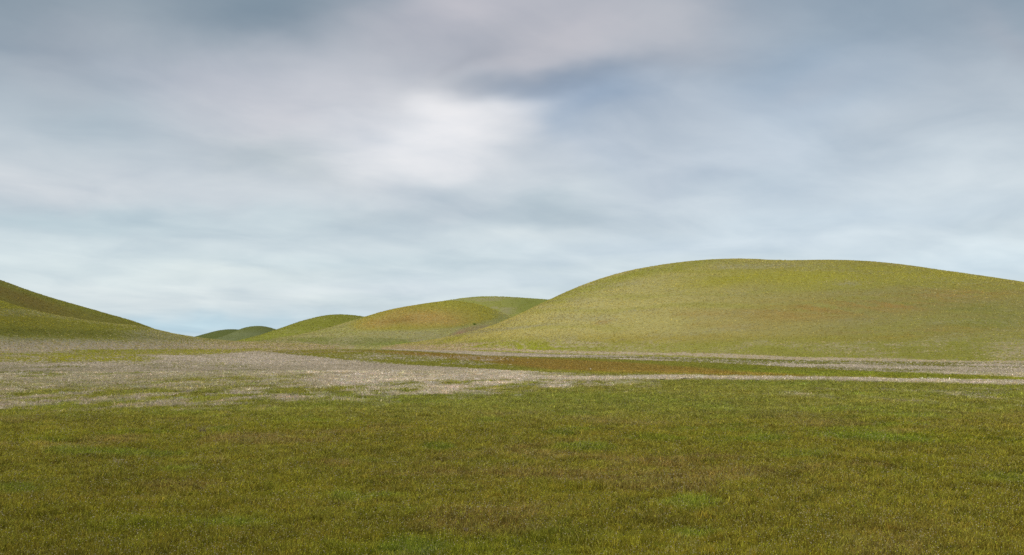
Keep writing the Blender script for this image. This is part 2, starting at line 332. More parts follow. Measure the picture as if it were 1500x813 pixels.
# ------------------------------------------------------------------ hills
def hill(name, sil, R0, R1, back, cover_fn, k=1.0, seed=0, rough=1.0, zbase=-.35, step=.085):
    sil = np.array(sil, float)
    a_s, t_s = dir_of(sil[:, 0], sil[:, 1])
    # smooth the measured ridge line
    a = np.arange(a_s[0], a_s[-1], math.radians(step))
    t = np.interp(a, a_s, t_s)
    w = np.hanning(int(math.radians(1.1)/math.radians(step))|1); w /= w.sum(); h = len(w)//2
    tp = np.concatenate([np.full(h, t[0]), t, np.full(h, t[-1])]); t = np.convolve(tp, w, 'valid')
    pa, _ = dir_of(np.array(R0)[:, 0], np.full(len(R0), 480.)); r0 = np.interp(a, pa, np.array(R0)[:, 1])
    pa, _ = dir_of(np.array(R1)[:, 0], np.full(len(R1), 480.)); r1 = np.interp(a, pa, np.array(R1)[:, 1])
    for _ in range(12):
        r0 = np.convolve(np.concatenate([np.full(h, r0[0]), r0, np.full(h, r0[-1])]), w, 'valid')
        r1 = np.convolve(np.concatenate([np.full(h, r1[0]), r1, np.full(h, r1[-1])]), w, 'valid')
    u = np.concatenate([np.linspace(0, .9, 90), np.linspace(.91, 1.15, 50), np.linspace(1.17, 2, 24)])
    UU = u[:, None]; fr = r0+(r1-r0)*np.minimum(UU, 1); RRh = fr+np.maximum(UU-1, 0)*back*(r1-r0)
    Xh = RRh*np.sin(a)[None]; Yh = RRh*np.cos(a)[None]
    Uc = np.clip(UU, 0, 2)
    P = np.where(Uc <= 1, np.sin(np.pi/2*np.minimum(Uc, 1))**(2*k), np.cos(np.pi/2*(np.maximum(Uc, 1)-1))**1.6)
    P = P*(1+.10*rough*(fbm(Xh/75, Yh/75, seed, 3)-.5)*np.sin(np.pi*np.clip(Uc/1.2, 0, 1)))
    s = np.min(np.where(P > .15, (t[None]*RRh+CAMZ-zbase)/np.maximum(P, .15), 1e9), 0)
    Zh = np.maximum(s, 0)[None]*P+zbase
    Zh = Zh+(fbm(Xh/4, Yh/4, seed+7, 4, .6)-.5)*.30*np.clip(P*4, 0, 1)*rough
    Zh = np.where(np.maximum(s, 0)[None] < .02, zbase-.3, Zh)
    x, y, z = Xh.ravel(), Yh.ravel(), Zh.ravel()
    qx_, qy_ = px_of(x, y, z)
    c_, st = cover_fn(x, y, z, qx_, qy_); c_ = c_*1.1
    o = grid_obj(name, Xh, Yh, Zh, M_HILL, c_, st, over(np.repeat(alb(150, 142, 100)[None], len(x), 0), sstep(qy_, 494, 506)*(r0.max() < 700), WARM))
    HILLS.append((Xh, Yh, Zh, c_, st, u)); return o
HILLS = []

def warp(x, y, z, seed, amp=7.):
    return z+(fbm(x/70, y/110+z/25, seed+500, 3)-.5)*amp*2+x*.03
def streaks(x, y, z, seed, dz=2.2, lx=38):
    return fbm(x/lx, warp(x, y, z, seed)/dz+y/60, seed, 4, .6)

def cover_right(x, y, z, px, py):
    n = streaks(x, y, z, 201); n2 = fbm(x/16, warp(x, y, z, 205)/3+y/25, 205, 5, .65); n3 = streaks(x, y, z, 209, 1.1, 24)
    c_ = np.repeat(alb(146, 136, 78)[None], len(x), 0)
    c_ = over(c_, (1-sstep(px, 850, 1150))*.55, alb(164, 154, 98))
    c_ = over(c_, sstep(px, 1050, 1300)*.7, alb(126, 118, 64))
    c_ = over(c_, sstep(n, .45, .66)*.45, alb(134, 131, 56))
    # vivid green shoulder near the top
    c_ = over(c_, np.maximum.reduce([blob(px, py, 1190, 406, 110, 10, -1), blob(px, py, 1080, 408, 60, 7, 8), blob(px, py, 1330, 402, 130, 12, -4)*.75])*1.0, alb(143, 136, 52))
    c_ = over(c_, band(px, py, [(820, 430), (930, 396), (1040, 380)], [(820, 445), (930, 408), (1060, 384)], 3, 8)*(1-sstep(px, 1010, 1080))*.6, alb(126, 126, 38))
    # rust streaks
    rs = np.maximum.reduce([blob(px, py, 1210, 452, 100, 9, 3), blob(px, py, 1310, 448, 90, 7, 3), blob(px, py, 1180, 462, 70, 6, 2)*.9, blob(px, py, 1030, 460, 50, 4)*.6, blob(px, py, 1390, 432, 80, 7, 2)*.8, blob(px, py, 1340, 490, 110, 7, 3)*.7, blob(px, py, 1060, 477, 60, 5)*.5, blob(px, py, 940, 497, 90, 5, 4)*.35])
    c_ = over(c_, rs*sstep(n3, .30, .62)*.8, alb(142, 116, 62))
    c_ = over(c_, np.maximum(blob(px, py, 883, 472, 9, 2.2, 12), blob(px, py, 1304, 449, 14, 2.5, 2)*.8)*.6, alb(144, 116, 68))
    c_ = over(c_, np.maximum(blob(px, py, 1450, 472, 70, 12, 8), blob(px, py, 1430, 455, 40, 8))*.5*sstep(n2, .35, .6), alb(104, 108, 34))
    # greener foot
    c_ = over(c_, band(px, py+(n-.5)*10, [(700, 500), (900, 495), (1200, 497), (1500, 500)], [(700, 530), (1500, 545)], 12, 4)*.55, alb(122, 122, 36))
    c_ = over(c_, blob(px, py, 760, 511, 55, 7)*.9, alb(134, 136, 34))
    c_ = over(c_, np.maximum(blob(px, py, 960, 495, 120, 5), 0)*.4, alb(138, 118, 40))
    st = sstep(n2, .40, .68)*.38
    st = np.maximum(st, (1-sstep(px, 900, 1150))*sstep(n3, .38, .66)*.52)
    st = np.maximum(st, band(px, py, [(1050, 386), (1200, 383)], [(1050, 396), (1200, 392)], 3, 3)*(1-sstep(px, 1150, 1230))*sstep(px, 1000, 1070)*.6)
    st = np.maximum(st, blob(px, py, 1240, 415, 35, 5)*.55)
    st = np.maximum(st, sstep(n2, .4, .62)*sstep(py, 440, 470)*.42)
    st = np.maximum(st, sstep(px, 1380, 1480)*band(px, py, [(1300, 498), (1500, 496)], [(1300, 530), (1500, 530)], 8, 8)*.5)
    # diagonal trace on the left flank
    ln = band(px, py, [(640, 494), (700, 483), (760, 478), (830, 471)], [(640, 497), (700, 489), (760, 482), (830, 474)], 1.2, 1.2, 30)
    st = np.maximum(st, ln*.8)
    st = np.maximum(st, band(px, py+(n3-.5)*3, [(560, 505), (650, 504), (720, 500)], [(560, 514), (650, 512), (720, 503)], 2, 1.5, 30)*.8)
    st = np.maximum(st, band(px, py+(n3-.5)*4, [(560, 509), (650, 508), (800, 513), (1000, 517), (1150, 522), (1350, 527), (1500, 528), (1800, 530)],
                              [(540, 560), (1800, 560)], 1, 1)*.95)
    gap = band(px, py+(n3-.5)*2, [(680, 512), (800, 517), (1000, 521), (1200, 531), (1400, 536)], [(680, 513.5), (800, 519), (1000, 524), (1200, 533), (1400, 537.5)], .7, .7, 20)*(1-sstep(px, 1350, 1450))
    return c_, np.clip(st*(1-gap*.8), 0, 1)
hill_right = hill('hill_right',
    [(560, 506), (600, 503), (640, 497), (668, 491), (700, 484), (728, 475), (755, 463.5), (780, 451.5), (805, 439.5), (830, 428), (855, 417.5), (880, 408.5), (905, 401), (930, 395), (955, 390.5), (980, 386.5), (1010, 383), (1040, 380.5), (1070, 379.3),
     (1100, 379.5), (1130, 381), (1165, 381.8), (1200, 381), (1240, 381.3), (1280, 383.5), (1320, 387.5), (1380, 396), (1440, 404.5), (1500, 413.5), (1580, 428), (1700, 450), (1850, 474), (2050, 496), (2250, 505)],
    [(560, 560), (700, 420), (800, 340), (1000, 260), (1200, 225), (1500, 205), (2250, 220)],
    [(560, 640), (700, 520), (800, 520), (1000, 540), (1200, 560), (1500, 560), (2250, 500)], .9, cover_right, k=.86, seed=300)

def cover_mid(x, y, z, px, py):
    n = streaks(x, y, z, 221, 3, 60); n2 = fbm(x/24, warp(x, y, z, 225)/4+y/40, 225, 5, .65)
    c_ = np.repeat(alb(144, 138, 86)[None], len(x), 0)
    c_ = over(c_, sstep(n, .45, .65)*.4, alb(128, 128, 60))
    # green crown, orange below it
    g = band(px, py, [(500, 478), (560, 455), (640, 438), (760, 430)], [(480, 482), (520, 484), (600, 484), (660, 480), (700, 474), (735, 464), (760, 455)], 2, 3)*sstep(px, 495, 540)*(1-sstep(px, 715, 738))
    c_ = over(c_, g*.95, alb(138, 132, 50))
    o_ = np.maximum.reduce([blob(px, py, 620, 466, 45, 9, 0), blob(px, py, 560, 472, 35, 7, 8)*.8, blob(px, py, 575, 462, 25, 6, 20)*.7, blob(px, py, 655, 471, 25, 6)*.8])
    c_ = over(c_, o_*g*1.15, ORANGE)
    c_ = over(c_, blob(px, py, 582, 470, 18, 3, 6)*.5, alb(122, 98, 48))
    c_ = over(c_, band(px, py, [(360, 496), (500, 494), (640, 497)], [(360, 506), (640, 506)], 2, 2)*.7, alb(116, 116, 66))
    c_ = over(c_, blob(px, py, 610, 503, 45, 2.2, 2)*.8, alb(112, 122, 34))
    c_ = over(c_, blob(px, py, 400, 500, 50, 3, 2)*.5, alb(120, 124, 44))
    bk = band(px, py+(n2-.5)*4, [(655, 492), (672, 483), (690, 478), (712, 476), (735, 477)], [(655, 494), (690, 489), (735, 480)], 1, 1, 6)
    c_ = over(c_, bk*.85, alb(142, 128, 90)); c_ = over(c_, bk*blob(px, py, 674, 488, 5, 2, 15), alb(146, 118, 90))
    st = (1-g)*(1-bk)*(.10+.45*sstep(n2, .35, .65))
    st = st*(.45+.55*sstep(py, 470, 486))
    return c_, np.clip(st, 0, 1)
hill_mid = hill('hill_middle', [(340, 503), (380, 499), (400, 496.5), (430, 492), (460, 486), (485, 479.5), (510, 472), (535, 464.5), (555, 458.3), (575, 453.2), (600, 448.5), (625, 444.5), (650, 441.3), (672, 441.5), (700, 446), (725, 454), (745, 463), (765, 472), (790, 482), (830, 494), (880, 503)],
    [(340, 620), (500, 560), (640, 560), (760, 640), (880, 700)], [(340, 760), (500, 790), (640, 830), (760, 800), (880, 800)], .7, cover_mid, k=.95, seed=320)

def cover_midback(x, y, z, px, py):
    n2 = fbm(x/24, z/4+y/50, 235, 4, .6)
    c_ = np.repeat(alb(132, 132, 64)[None], len(x), 0)
    c_ = over(c_, sstep(px, 735, 775)*(.7), alb(116, 120, 50))
    c_ = over(c_, blob(px, py, 725, 452, 20, 5, -20)*.5, alb(136, 134, 62))
    return c_, np.clip((1-sstep(px, 740, 780))*(.12+.4*sstep(n2, .4, .65))+.05, 0, 1)
hill('hill_behind', [(540, 470), (580, 458), (620, 447), (650, 441), (680, 436.5), (705, 434.4), (735, 434.5), (765, 436.3), (800, 438.8), (850, 444), (930, 458), (1020, 480), (1100, 498)],
    [(540, 880), (740, 800), (1100, 820)], [(540, 1080), (740, 1100), (1100, 1080)], .8, cover_midback, k=.9, seed=340)

def cover_left_far(x, y, z, px, py):
    n2 = fbm(x/24, z/4+y/50, 245, 4, .6)
    c_ = np.repeat(alb(118, 118, 42)[None], len(x), 0)
    c_ = over(c_, sstep(py, 478, 490)*.6, alb(128, 128, 52))
    return c_, np.clip(.1+.25*sstep(n2, .45, .65), 0, 1)
hill('hill_green', [(330, 503), (352, 498.7), (383, 490.8), (404, 483.5), (420, 478), (440, 471), (460, 465.6), (478, 462), (495, 460.8), (512, 461.3), (530, 463.6), (560, 469), (600, 478), (660, 494), (700, 502)],
    [(330, 860), (700, 860)], [(330, 1050), (700, 1100)], .8, cover_left_far, k=.9, seed=360)

def cover_dist(x, y, z, px, py):
    n2 = fbm(x/40, z/5+y/80, 255, 4, .6)
    c_ = np.repeat(alb(94, 98, 48)[None], len(x), 0)
    c_ = over(c_, (1-sstep(px, 360, 420))*sstep(py, 482, 490)*.6, alb(108, 112, 76))
    c_ = over(c_, sstep(n2, .4, .65)*.35, alb(100, 106, 52))
    return c_, np.zeros(len(x))
hill('hill_distant', [(290, 502), (312, 497), (330, 491.5), (342, 486.5), (352, 481.8), (362, 478.9), (375, 477.3), (385, 477.6), (396, 479.8), (410, 484.5), (430, 491), (470, 500)],
    [(290, 1400), (470, 1400)], [(290, 1750), (470, 1750)], .8, cover_dist, k=.9, seed=380, step=.05)
def cover_dist2(x, y, z, px, py):
    return np.repeat(alb(86, 92, 40)[None], len(x), 0), np.zeros(len(x))
hill('hill_farthest', [(262, 501), (283, 493.8), (296, 490.3), (308, 487), (318, 484.3), (330, 482.5), (345, 482.2), (360, 484), (385, 491), (420, 500)],
    [(262, 1900), (420, 1900)], [(262, 2250), (420, 2250)], .8, cover_dist2, k=.9, seed=390, step=.05)

def cover_left(x, y, z, px, py):
    n2 = fbm(x/16, z/2.5+y/30, 265, 4, .6); n = streaks(x, y, z, 267, 2, 30)
    c_ = np.repeat(alb(116, 110, 44)[None], len(x), 0)
    c_ = over(c_, np.maximum(blob(px, py, 40, 440, 50, 9, -20), blob(px, py, -10, 425, 30, 10))*.6, alb(112, 90, 42))
    c_ = over(c_, band(px, py, [(-300, 330), (0, 410), (100, 443), (230, 482)], [(-300, 342), (0, 419), (100, 449), (230, 484)], 2, 4)*.5, alb(112, 114, 36))
    c_ = over(c_, sstep(px, 150, 230)*.5, alb(118, 112, 40))
    return c_, np.clip(.12*sstep(n2, .5, .7), 0, 1)
hill('hill_left', [(-420, 420), (-300, 372), (-200, 366), (-120, 375), (-60, 390), (0, 410.5), (30, 421.5), (54, 430), (80, 438), (108, 446), (130, 452.3), (152, 458.5), (172, 464), (190, 469.3), (210, 476), (232, 485), (260, 495), (300, 503)],
    [(-420, 300), (0, 330), (300, 420)], [(-420, 430), (0, 470), (300, 480)], .8, cover_left, k=.9, seed=400)
def cover_left_front(x, y, z, px, py):
    n2 = fbm(x/11, z/1.5+y/30, 275, 4, .6); n = streaks(x, y, z, 277, 1.2, 40)
    c_ = np.repeat(alb(124, 120, 44)[None], len(x), 0)
    c_ = over(c_, blob(px, py, 0, 462, 70, 10, -8)*.8, alb(132, 122, 40))
    c_ = over(c_, band(px, py, [(-100, 478), (0, 480), (150, 484), (300, 497)], [(-100, 490), (0, 491), (150, 494), (300, 500)], 3, 3)*.6, alb(104, 102, 40))
    st = sstep(n, .38, .62)*.55*sstep(py, interp(px, [(-100, 462), (0, 464), (120, 470), (200, 478)]), interp(px, [(-100, 470), (0, 472), (120, 478), (200, 484)]))
    st = st*(1-.55*band(px, py, [(-100, 476), (0, 479), (150, 483), (300, 494)], [(-100, 488), (0, 490), (150, 493), (300, 499)], 3, 3))
    st = np.maximum(st, sstep(py, 490, 500)*(.40+.35*n2)); st = np.maximum(st, sstep(px, 120, 230)*sstep(py, 478, 486)*(.50+.4*n2))
    jj = (fbm(px/30, py/5, 58, 4, .6)-.5)*4
    st = np.maximum(st, band(px, py+jj, [(-300, 491), (0, 492), (300, 497)], [(-300, 600), (500, 600)], 8, 2)*(.50+.5*n))
    gg = (.45+.55*sstep(n2, .35, .6))*band(px, py+jj*1.3, [(-300, 516), (0, 516), (200, 518)], [(-300, 532), (0, 532), (215, 532)], 3, 3)*(1-sstep(px, 170, 250))
    gg = np.maximum(gg, band(px, py+jj*.6, [(90, 512), (400, 511)], [(90, 518), (290, 519), (400, 513)], 1, 1, 40)*.7)
    c_ = over(c_, gg*.9, YEL); st = st*(1-gg*.85)
    st = np.maximum(st, band(px, py, [(60, 452), (200, 474), (330, 498)], [(60, 464), (200, 482), (330, 503)], 1, 3)*.45)
    return c_, np.clip(st, 0, 1)
hill('hill_spur', [(-420, 440), (-200, 425), (-80, 428), (-30, 434), (0, 441), (32, 450.5), (60, 457.5), (89, 463.5), (122, 469), (162, 474), (200, 477.5), (229, 483), (251, 488.4), (284, 493.9), (308, 496.9), (329, 499), (360, 501), (400, 502.4), (460, 504), (520, 505)],
    [(-420, 225), (0, 245), (120, 275), (230, 325), (330, 390), (520, 560)], [(-420, 330), (0, 345), (120, 385), (230, 445), (330, 530), (520, 700)], .8, cover_left_front, k=1.0, seed=420)

# ------------------------------------------------------------------ grass tufts
def make_tuft(name, nb, h0, h1, spread, wid, mats, lean=.5, heads=0., seed=0, headsize=.009, upright=False):
    r = random.Random(seed); vs, fs, mi, rnd = [], [], [], []
    for k in range(nb):
        a = r.uniform(0, 2*math.pi); d = spread*math.sqrt(r.random()); bx, by = d*math.cos(a), d*math.sin(a)
        h = r.uniform(h0, h1); la = r.uniform(0, 2*math.pi); L = r.uniform(.1, lean)*h
        if upright: L *= .4
        w = wid*r.uniform(.6, 1.3); fa = r.uniform(0, math.pi); wx, wy = w*math.cos(fa), w*math.sin(fa)
        i = len(vs); q = r.random()
        mx, my = bx+math.cos(la)*L*.35, by+math.sin(la)*L*.35; tx, ty = bx+math.cos(la)*L, by+math.sin(la)*L
        vs += [(bx-wx, by-wy, -.02), (bx+wx, by+wy, -.02), (mx+wx*.8, my+wy*.8, h*.6), (mx-wx*.8, my-wy*.8, h*.6), (tx, ty, h)]
        fs += [(i, i+1, i+2, i+3), (i+3, i+2, i+4)]; mi += [0, 0]; rnd += [q]*5
        if r.random() < heads:
            i = len(vs); s = headsize*r.uniform(.7, 1.4)
            vs += [(tx-s, ty, h), (tx+s, ty, h), (tx, ty-s, h), (tx, ty+s, h), (tx, ty, h+s*.8), (tx, ty, h-s*.9)]; rnd += [r.random()]*6
            for (p_, q_) in ((0, 2), (2, 1), (1, 3), (3, 0)): fs += [(i+p_, i+q_, i+4), (i+q_, i+p_, i+5)]; mi += [1, 1]
    me = bpy.data.meshes.new(name); me.from_pydata(vs, [], fs)
    for m in mats: me.materials.append(m)
    me.polygons.foreach_set('material_index', mi)
    at_ = me.attributes.new('rnd', 'FLOAT', 'POINT'); at_.data.foreach_set('value', rnd)
    me.update()
    return bpy.data.objects.new(name, me)      # prototype only, never linked to the scene

def blade_mat(name, var=.55, pale=.0, brown=.5):
    m, t, b = mat(name, .75)
    co = attr(t, 'tint', 'INSTANCER').outputs['Color']; rn = attr(t, 'rnd').outputs['Fac']
    v = t.math('MULTIPLY_ADD', rn, var, 1-var/2)
    c_ = t.mix(1., co, t.vec(v, v, v), 'MULTIPLY')
    r2 = t.math('FRACT', t.math('MULTIPLY', rn, 7.31))
    c_ = t.mix(t.math('MULTIPLY', t.math('GREATER_THAN', r2, .86), .55+pale), c_, alb(176, 166, 96))
    c_ = t.mix(t.math('MULTIPLY', t.math('LESS_THAN', r2, .13), brown), c_, alb(104, 70, 40))
    t.l.new(c_, b.inputs['Base Color'])
    tr = t.n.new('ShaderNodeBsdfTranslucent'); t.l.new(c_, tr.inputs[0])
    ms = t.n.new('ShaderNodeMixShader'); ms.inputs[0].default_value = .35
    t.l.new(b.outputs[0], ms.inputs[1]); t.l.new(tr.outputs[0], ms.inputs[2])
    t.l.new(ms.outputs[0], t.n['Material Output'].inputs[0]); return m
def flat_mat(name, c1, c2=None, rough=.8, scale=30):
    m, t, b = mat(name, rough)
    if c2 is None: c2 = np.array(c1)*.6
    geo = t.n.new('ShaderNodeNewGeometry')
    c_ = t.mix(t.ramp(t.noise(geo.outputs['Position'], scale, 5, .6), .35, .65), c1, c2); t.l.new(c_, b.inputs['Base Color']); return m
M_BLADE = blade_mat('grass_blades', .9); M_STRAWB = blade_mat('straw_blades', .4, -.3, .0)
M_YELLOW = flat_mat('yellow_petals', alb(196, 190, 60), alb(160, 160, 40)); M_SEED = flat_mat('pale_seed_heads', alb(190, 178, 140), alb(150, 136, 110))

def scatter(name, pts, idx, scl, tint, protos, label, cat):
    n = len(pts); me = bpy.data.meshes.new(name)
    me.vertices.add(n); me.vertices.foreach_set('co', pts.astype(np.float32).ravel())
    def fa(nm, typ, arr, key='value'):
        a = me.attributes.new(nm, typ, 'POINT'); a.data.foreach_set(key, arr.ravel())
    fa('pick', 'INT', idx.astype(np.int32)); fa('scl', 'FLOAT_VECTOR', scl.astype(np.float32), 'vector')
    rot = np.stack([rng.normal(0, .07, n), rng.normal(0, .07, n), rng.uniform(0, 6.283, n)], 1)
    fa('rot', 'FLOAT_VECTOR', rot.astype(np.float32), 'vector')
    fa('tint', 'FLOAT_VECTOR', tint.astype(np.float32), 'vector')
    me.update()
    o = bpy.data.objects.new(name, me); COL.objects.link(o)
    o['kind'] = 'stuff'; o['label'] = label; o['category'] = cat
    ng = bpy.data.node_groups.new(name, 'GeometryNodeTree')
    ng.interface.new_socket('Geometry', in_out='INPUT', socket_type='NodeSocketGeometry')
    ng.interface.new_socket('Geometry', in_out='OUTPUT', socket_type='NodeSocketGeometry')
    N = ng.nodes; L = ng.links
    gi = N.new('NodeGroupInput'); go = N.new('NodeGroupOutput')
    jn = N.new('GeometryNodeGeometryToInstance')
    for p in reversed(protos):                 # last link ends first
        oi = N.new('GeometryNodeObjectInfo'); oi.inputs['Object'].default_value = p; oi.inputs['As Instance'].default_value = True
        L.new(oi.outputs['Geometry'], jn.inputs[0])
    ip = N.new('GeometryNodeInstanceOnPoints'); ip.inputs['Pick Instance'].default_value = True
    m2p = N.new('GeometryNodeMeshToPoints'); L.new(gi.outputs[0], m2p.inputs[0]); L.new(m2p.outputs[0], ip.inputs['Points'])
    # a group of instances: use join, which keeps each as one pickable instance
    N.remove(jn); jn = N.new('GeometryNodeJoinGeometry')
    for nd in [x_ for x_ in N if x_.bl_idname == 'GeometryNodeObjectInfo']: L.new(nd.outputs['Geometry'], jn.inputs[0])
    L.new(jn.outputs[0], ip.inputs['Instance'])
    def na(nm, typ):
        a = N.new('GeometryNodeInputNamedAttribute'); a.data_type = typ; a.inputs[0].default_value = nm; return a.outputs['Attribute']
    L.new(na('pick', 'INT'), ip.inputs['Instance Index']); L.new(na('rot', 'FLOAT_VECTOR'), ip.inputs['Rotation']); L.new(na('scl', 'FLOAT_VECTOR'), ip.inputs['Scale'])
    L.new(ip.outputs[0], go.inputs[0])
    md = o.modifiers.new('scatter', 'NODES'); md.node_group = ng
    return o

def sample_ring(rmin, rmax, power, n):
    """points with density falling as r^-power over the wedge in (and a little beside) view"""
    q = rng.random(n); e = 2-power
    r = rmin*(rmax/rmin)**q if abs(e) < 1e-6 else (rmin**e+q*(rmax**e-rmin**e))**(1/e)
    a = rng.uniform(-.56, .56, n)
    return r*np.sin(a), r*np.cos(a), r
def tinted(x, y):
    a, b = field_px(x, y); cv_, st_ = field_cover(x, y, a, b); return cv_, st_, straw_col(x, y, a, b), a, b

grass_protos = [make_tuft('grass_tuft', 20, .05, .16, .14, .0070, [M_BLADE, M_YELLOW], .7, 0, s) for s in range(4)] + \
               [make_tuft('grass_tuft', 18, .06, .18, .13, .0070, [M_BLADE, M_YELLOW], .7, .12, s+10, .0065) for s in range(2)] + \
               [make_tuft('grass_tuft', 18, .06, .18, .13, .0070, [M_BLADE, M_SEED], .6, .14, 31, .006)]
grass_protos += [make_tuft('stalk_tuft', 5, .16, .30, .12, .004, [M_STRAWB, M_SEED], .5, .6, 33, .009, True), make_tuft('leafy_tuft', 46, .08, .22, .16, .006, [M_BLADE, M_YELLOW], .9, .05, 34, .008),
                 make_tuft('yellow_tuft', 8, .10, .18, .12, .004, [M_BLADE, M_YELLOW], .5, .9, 35, .008)]
NG = 200000
x, y, r = sample_ring(13.5, 150, 2.0, NG)
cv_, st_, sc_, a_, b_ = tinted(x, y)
h = (.35+1.2*fbm(x/.9, y/.9, 501, 3))*rng.uniform(.7, 1.25, NG)
sp_ = np.clip(r/22, .9, 4.5)*rng.uniform(.8, 1.2, NG)
scl = np.stack([sp_, sp_, h*1.05], 1)
mixs = sstep(st_*.75+rng.uniform(-.25, .25, NG), .3, .7)[:, None]
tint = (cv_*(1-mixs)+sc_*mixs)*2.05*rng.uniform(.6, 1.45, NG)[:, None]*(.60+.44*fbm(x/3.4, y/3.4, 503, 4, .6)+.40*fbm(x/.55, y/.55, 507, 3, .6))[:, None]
tint *= np.stack([rng.normal(1, .07, NG), np.ones(NG), rng.normal(1, .1, NG)], 1)
z = field_z(x, y)
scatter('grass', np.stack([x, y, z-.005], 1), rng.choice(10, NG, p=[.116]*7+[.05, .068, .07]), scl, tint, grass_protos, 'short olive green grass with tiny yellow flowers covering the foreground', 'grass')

straw_protos = [make_tuft('straw_tuft', 34, .06, .15, .20, .004, [M_STRAWB, M_SEED], .55, .35, s+50, .012) for s in range(4)]
NS = 200000
x, y, r = sample_ring(36, 240, 1.8, NS)
cv_, st_, sc_, a_, b_ = tinted(x, y)
keep = rng.random(NS) < np.clip((st_-.2)*.8, 0, .62)*(1-sstep(r, 130, 230))
x, y, r, cv_, st_, sc_ = x[keep], y[keep], r[keep], cv_[keep], st_[keep], sc_[keep]; n = len(x)
sp_ = np.clip(r/55, 1., 4.5)*rng.uniform(.7, 1.3, n)
scl = np.stack([sp_, sp_, (.7+.6*fbm(x/3, y/3, 511, 3))*rng.uniform(.7, 1.3, n)], 1)
tint = 1.3*sc_*rng.uniform(.72, 1.25, n)[:, None]
scatter('dry_flower_stalks', np.stack([x, y, field_z(x, y)-.01], 1), rng.integers(0, 4, n), scl, tint, straw_protos, 'pale straw coloured stalks growing in long strips across the meadow', 'dry grass')
print('straw', n)

# ------------------------------------------------------------------ far clumps: field beyond 120 m and the hill faces
clump_protos = [make_tuft('grass_clump', 9, .07, .17, .16, .035, [M_BLADE, M_SEED], .9, 0, s+70) for s in range(4)]
NF = 190000
x, y, r = sample_ring(100, 560, 1.7, NF)
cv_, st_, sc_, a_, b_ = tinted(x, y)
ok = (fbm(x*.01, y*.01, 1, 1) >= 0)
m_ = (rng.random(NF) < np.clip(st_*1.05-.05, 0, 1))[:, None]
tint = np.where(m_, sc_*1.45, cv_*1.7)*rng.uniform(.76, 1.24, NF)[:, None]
sp_ = np.clip(r/170, .8, 2.6)*rng.uniform(.7, 1.3, NF)
P1 = np.stack([x, y, field_z(x, y)-.01], 1); S1 = np.stack([sp_, sp_, rng.uniform(.6, 1.2, NF)*np.where(m_[:, 0], 1.2, .8)], 1)
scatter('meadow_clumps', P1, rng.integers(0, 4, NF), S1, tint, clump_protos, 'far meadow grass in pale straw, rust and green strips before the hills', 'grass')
PP, SS, TT = [], [], []
HN = {0: 120000, 1: 26000, 2: 9000, 3: 9000, 4: 3000, 5: 2000, 6: 16000, 7: 42000}
for k, (Xh, Yh, Zh, c_, st, u) in enumerate(HILLS):
    n = HN[k]; nr, nc = Xh.shape
    um = int(np.searchsorted(u, 1.04)); fi = rng.random(n)*(um-1); fj = rng.random(n)*(nc-1.01)
    i = fi.astype(int); j = fj.astype(int); a = fi-i; b = fj-j
    def bl(A): return A[i, j]*(1-a)*(1-b)+A[i+1, j]*a*(1-b)+A[i, j+1]*(1-a)*b+A[i+1, j+1]*a*b
    x, y, z = bl(Xh), bl(Yh), bl(Zh); r = np.hypot(x, y)
    C3 = c_.reshape(nr, nc, 3); col = C3[i, j]; sv = st.reshape(nr, nc)[i, j]
    qx_, qy_ = px_of(x, y, z); keep = (z > -.25) & (qx_ > -90) & (qx_ < 1590)
    hs = over(np.repeat(alb(160, 150, 108)[None], n, 0), sstep(qy_, 494, 506), WARM)
    m_ = (rng.random(n) < np.clip(sv*.9, 0, 1))[:, None]
    t_ = np.where(m_, hs*1.5, col*1.8)*rng.uniform(.8, 1.2, n)[:, None]
    q_ = np.clip(r/190, .9, 4)*rng.uniform(.7, 1.4, n)
    PP.append(np.stack([x, y, z-.02], 1)[keep]); SS.append(np.stack([q_, q_, rng.uniform(.8, 1.7, n)*np.clip(r/420, .8, 2.5)], 1)[keep]); TT.append(t_[keep])
PP = np.concatenate(PP); SS = np.concatenate(SS); TT = np.concatenate(TT)
scatter('hillside_grass', PP, rng.integers(0, 4, len(PP)), SS, TT, clump_protos, 'thin yellow green grass covering the rounded hillsides', 'grass')

# ------------------------------------------------------------------ single things lying or growing in the meadow
def place(name, label, cat, loc, group=None):
    o = bpy.data.objects.new(name, None); COL.objects.link(o); o.empty_display_size = .1
    o.location = loc; o['label'] = label; o['category'] = cat
    if group: o['group'] = group
    return o
def mesh_obj(name, vs, fs, m, parent=None, smooth=False):
    me = bpy.data.meshes.new(name); me.from_pydata([tuple(map(float, v)) for v in vs], [], fs); me.materials.append(m)
    if smooth: me.polygons.foreach_set('use_smooth', [True]*len(me.polygons))
    me.update(); o = bpy.data.objects.new(name, me); COL.objects.link(o); o.parent = parent; return o
def spot(x, y):
    a, b = at(x, y); return a, b, float(field_z(np.array([a]), np.array([b]))[0])
M_STONE = flat_mat('pale_stone', alb(176, 162, 146), alb(126, 114, 98), .9, 25)
M_WHITE = flat_mat('white_stone', alb(214, 206, 192), alb(160, 150, 134), .9, 25)
M_CLOD = flat_mat('dark_soil', alb(84, 66, 50), alb(58, 46, 36), 1., 30)
M_TWIG = flat_mat('grey_dead_stalk', alb(166, 150, 124), alb(110, 96, 76), .9, 40)
M_DARKLEAF = flat_mat('dark_leaf', alb(78, 74, 50), alb(56, 58, 32), .8, 14)
M_BUSH = flat_mat('bush_leaf', alb(120, 150, 50), alb(96, 124, 40), .8, 2)
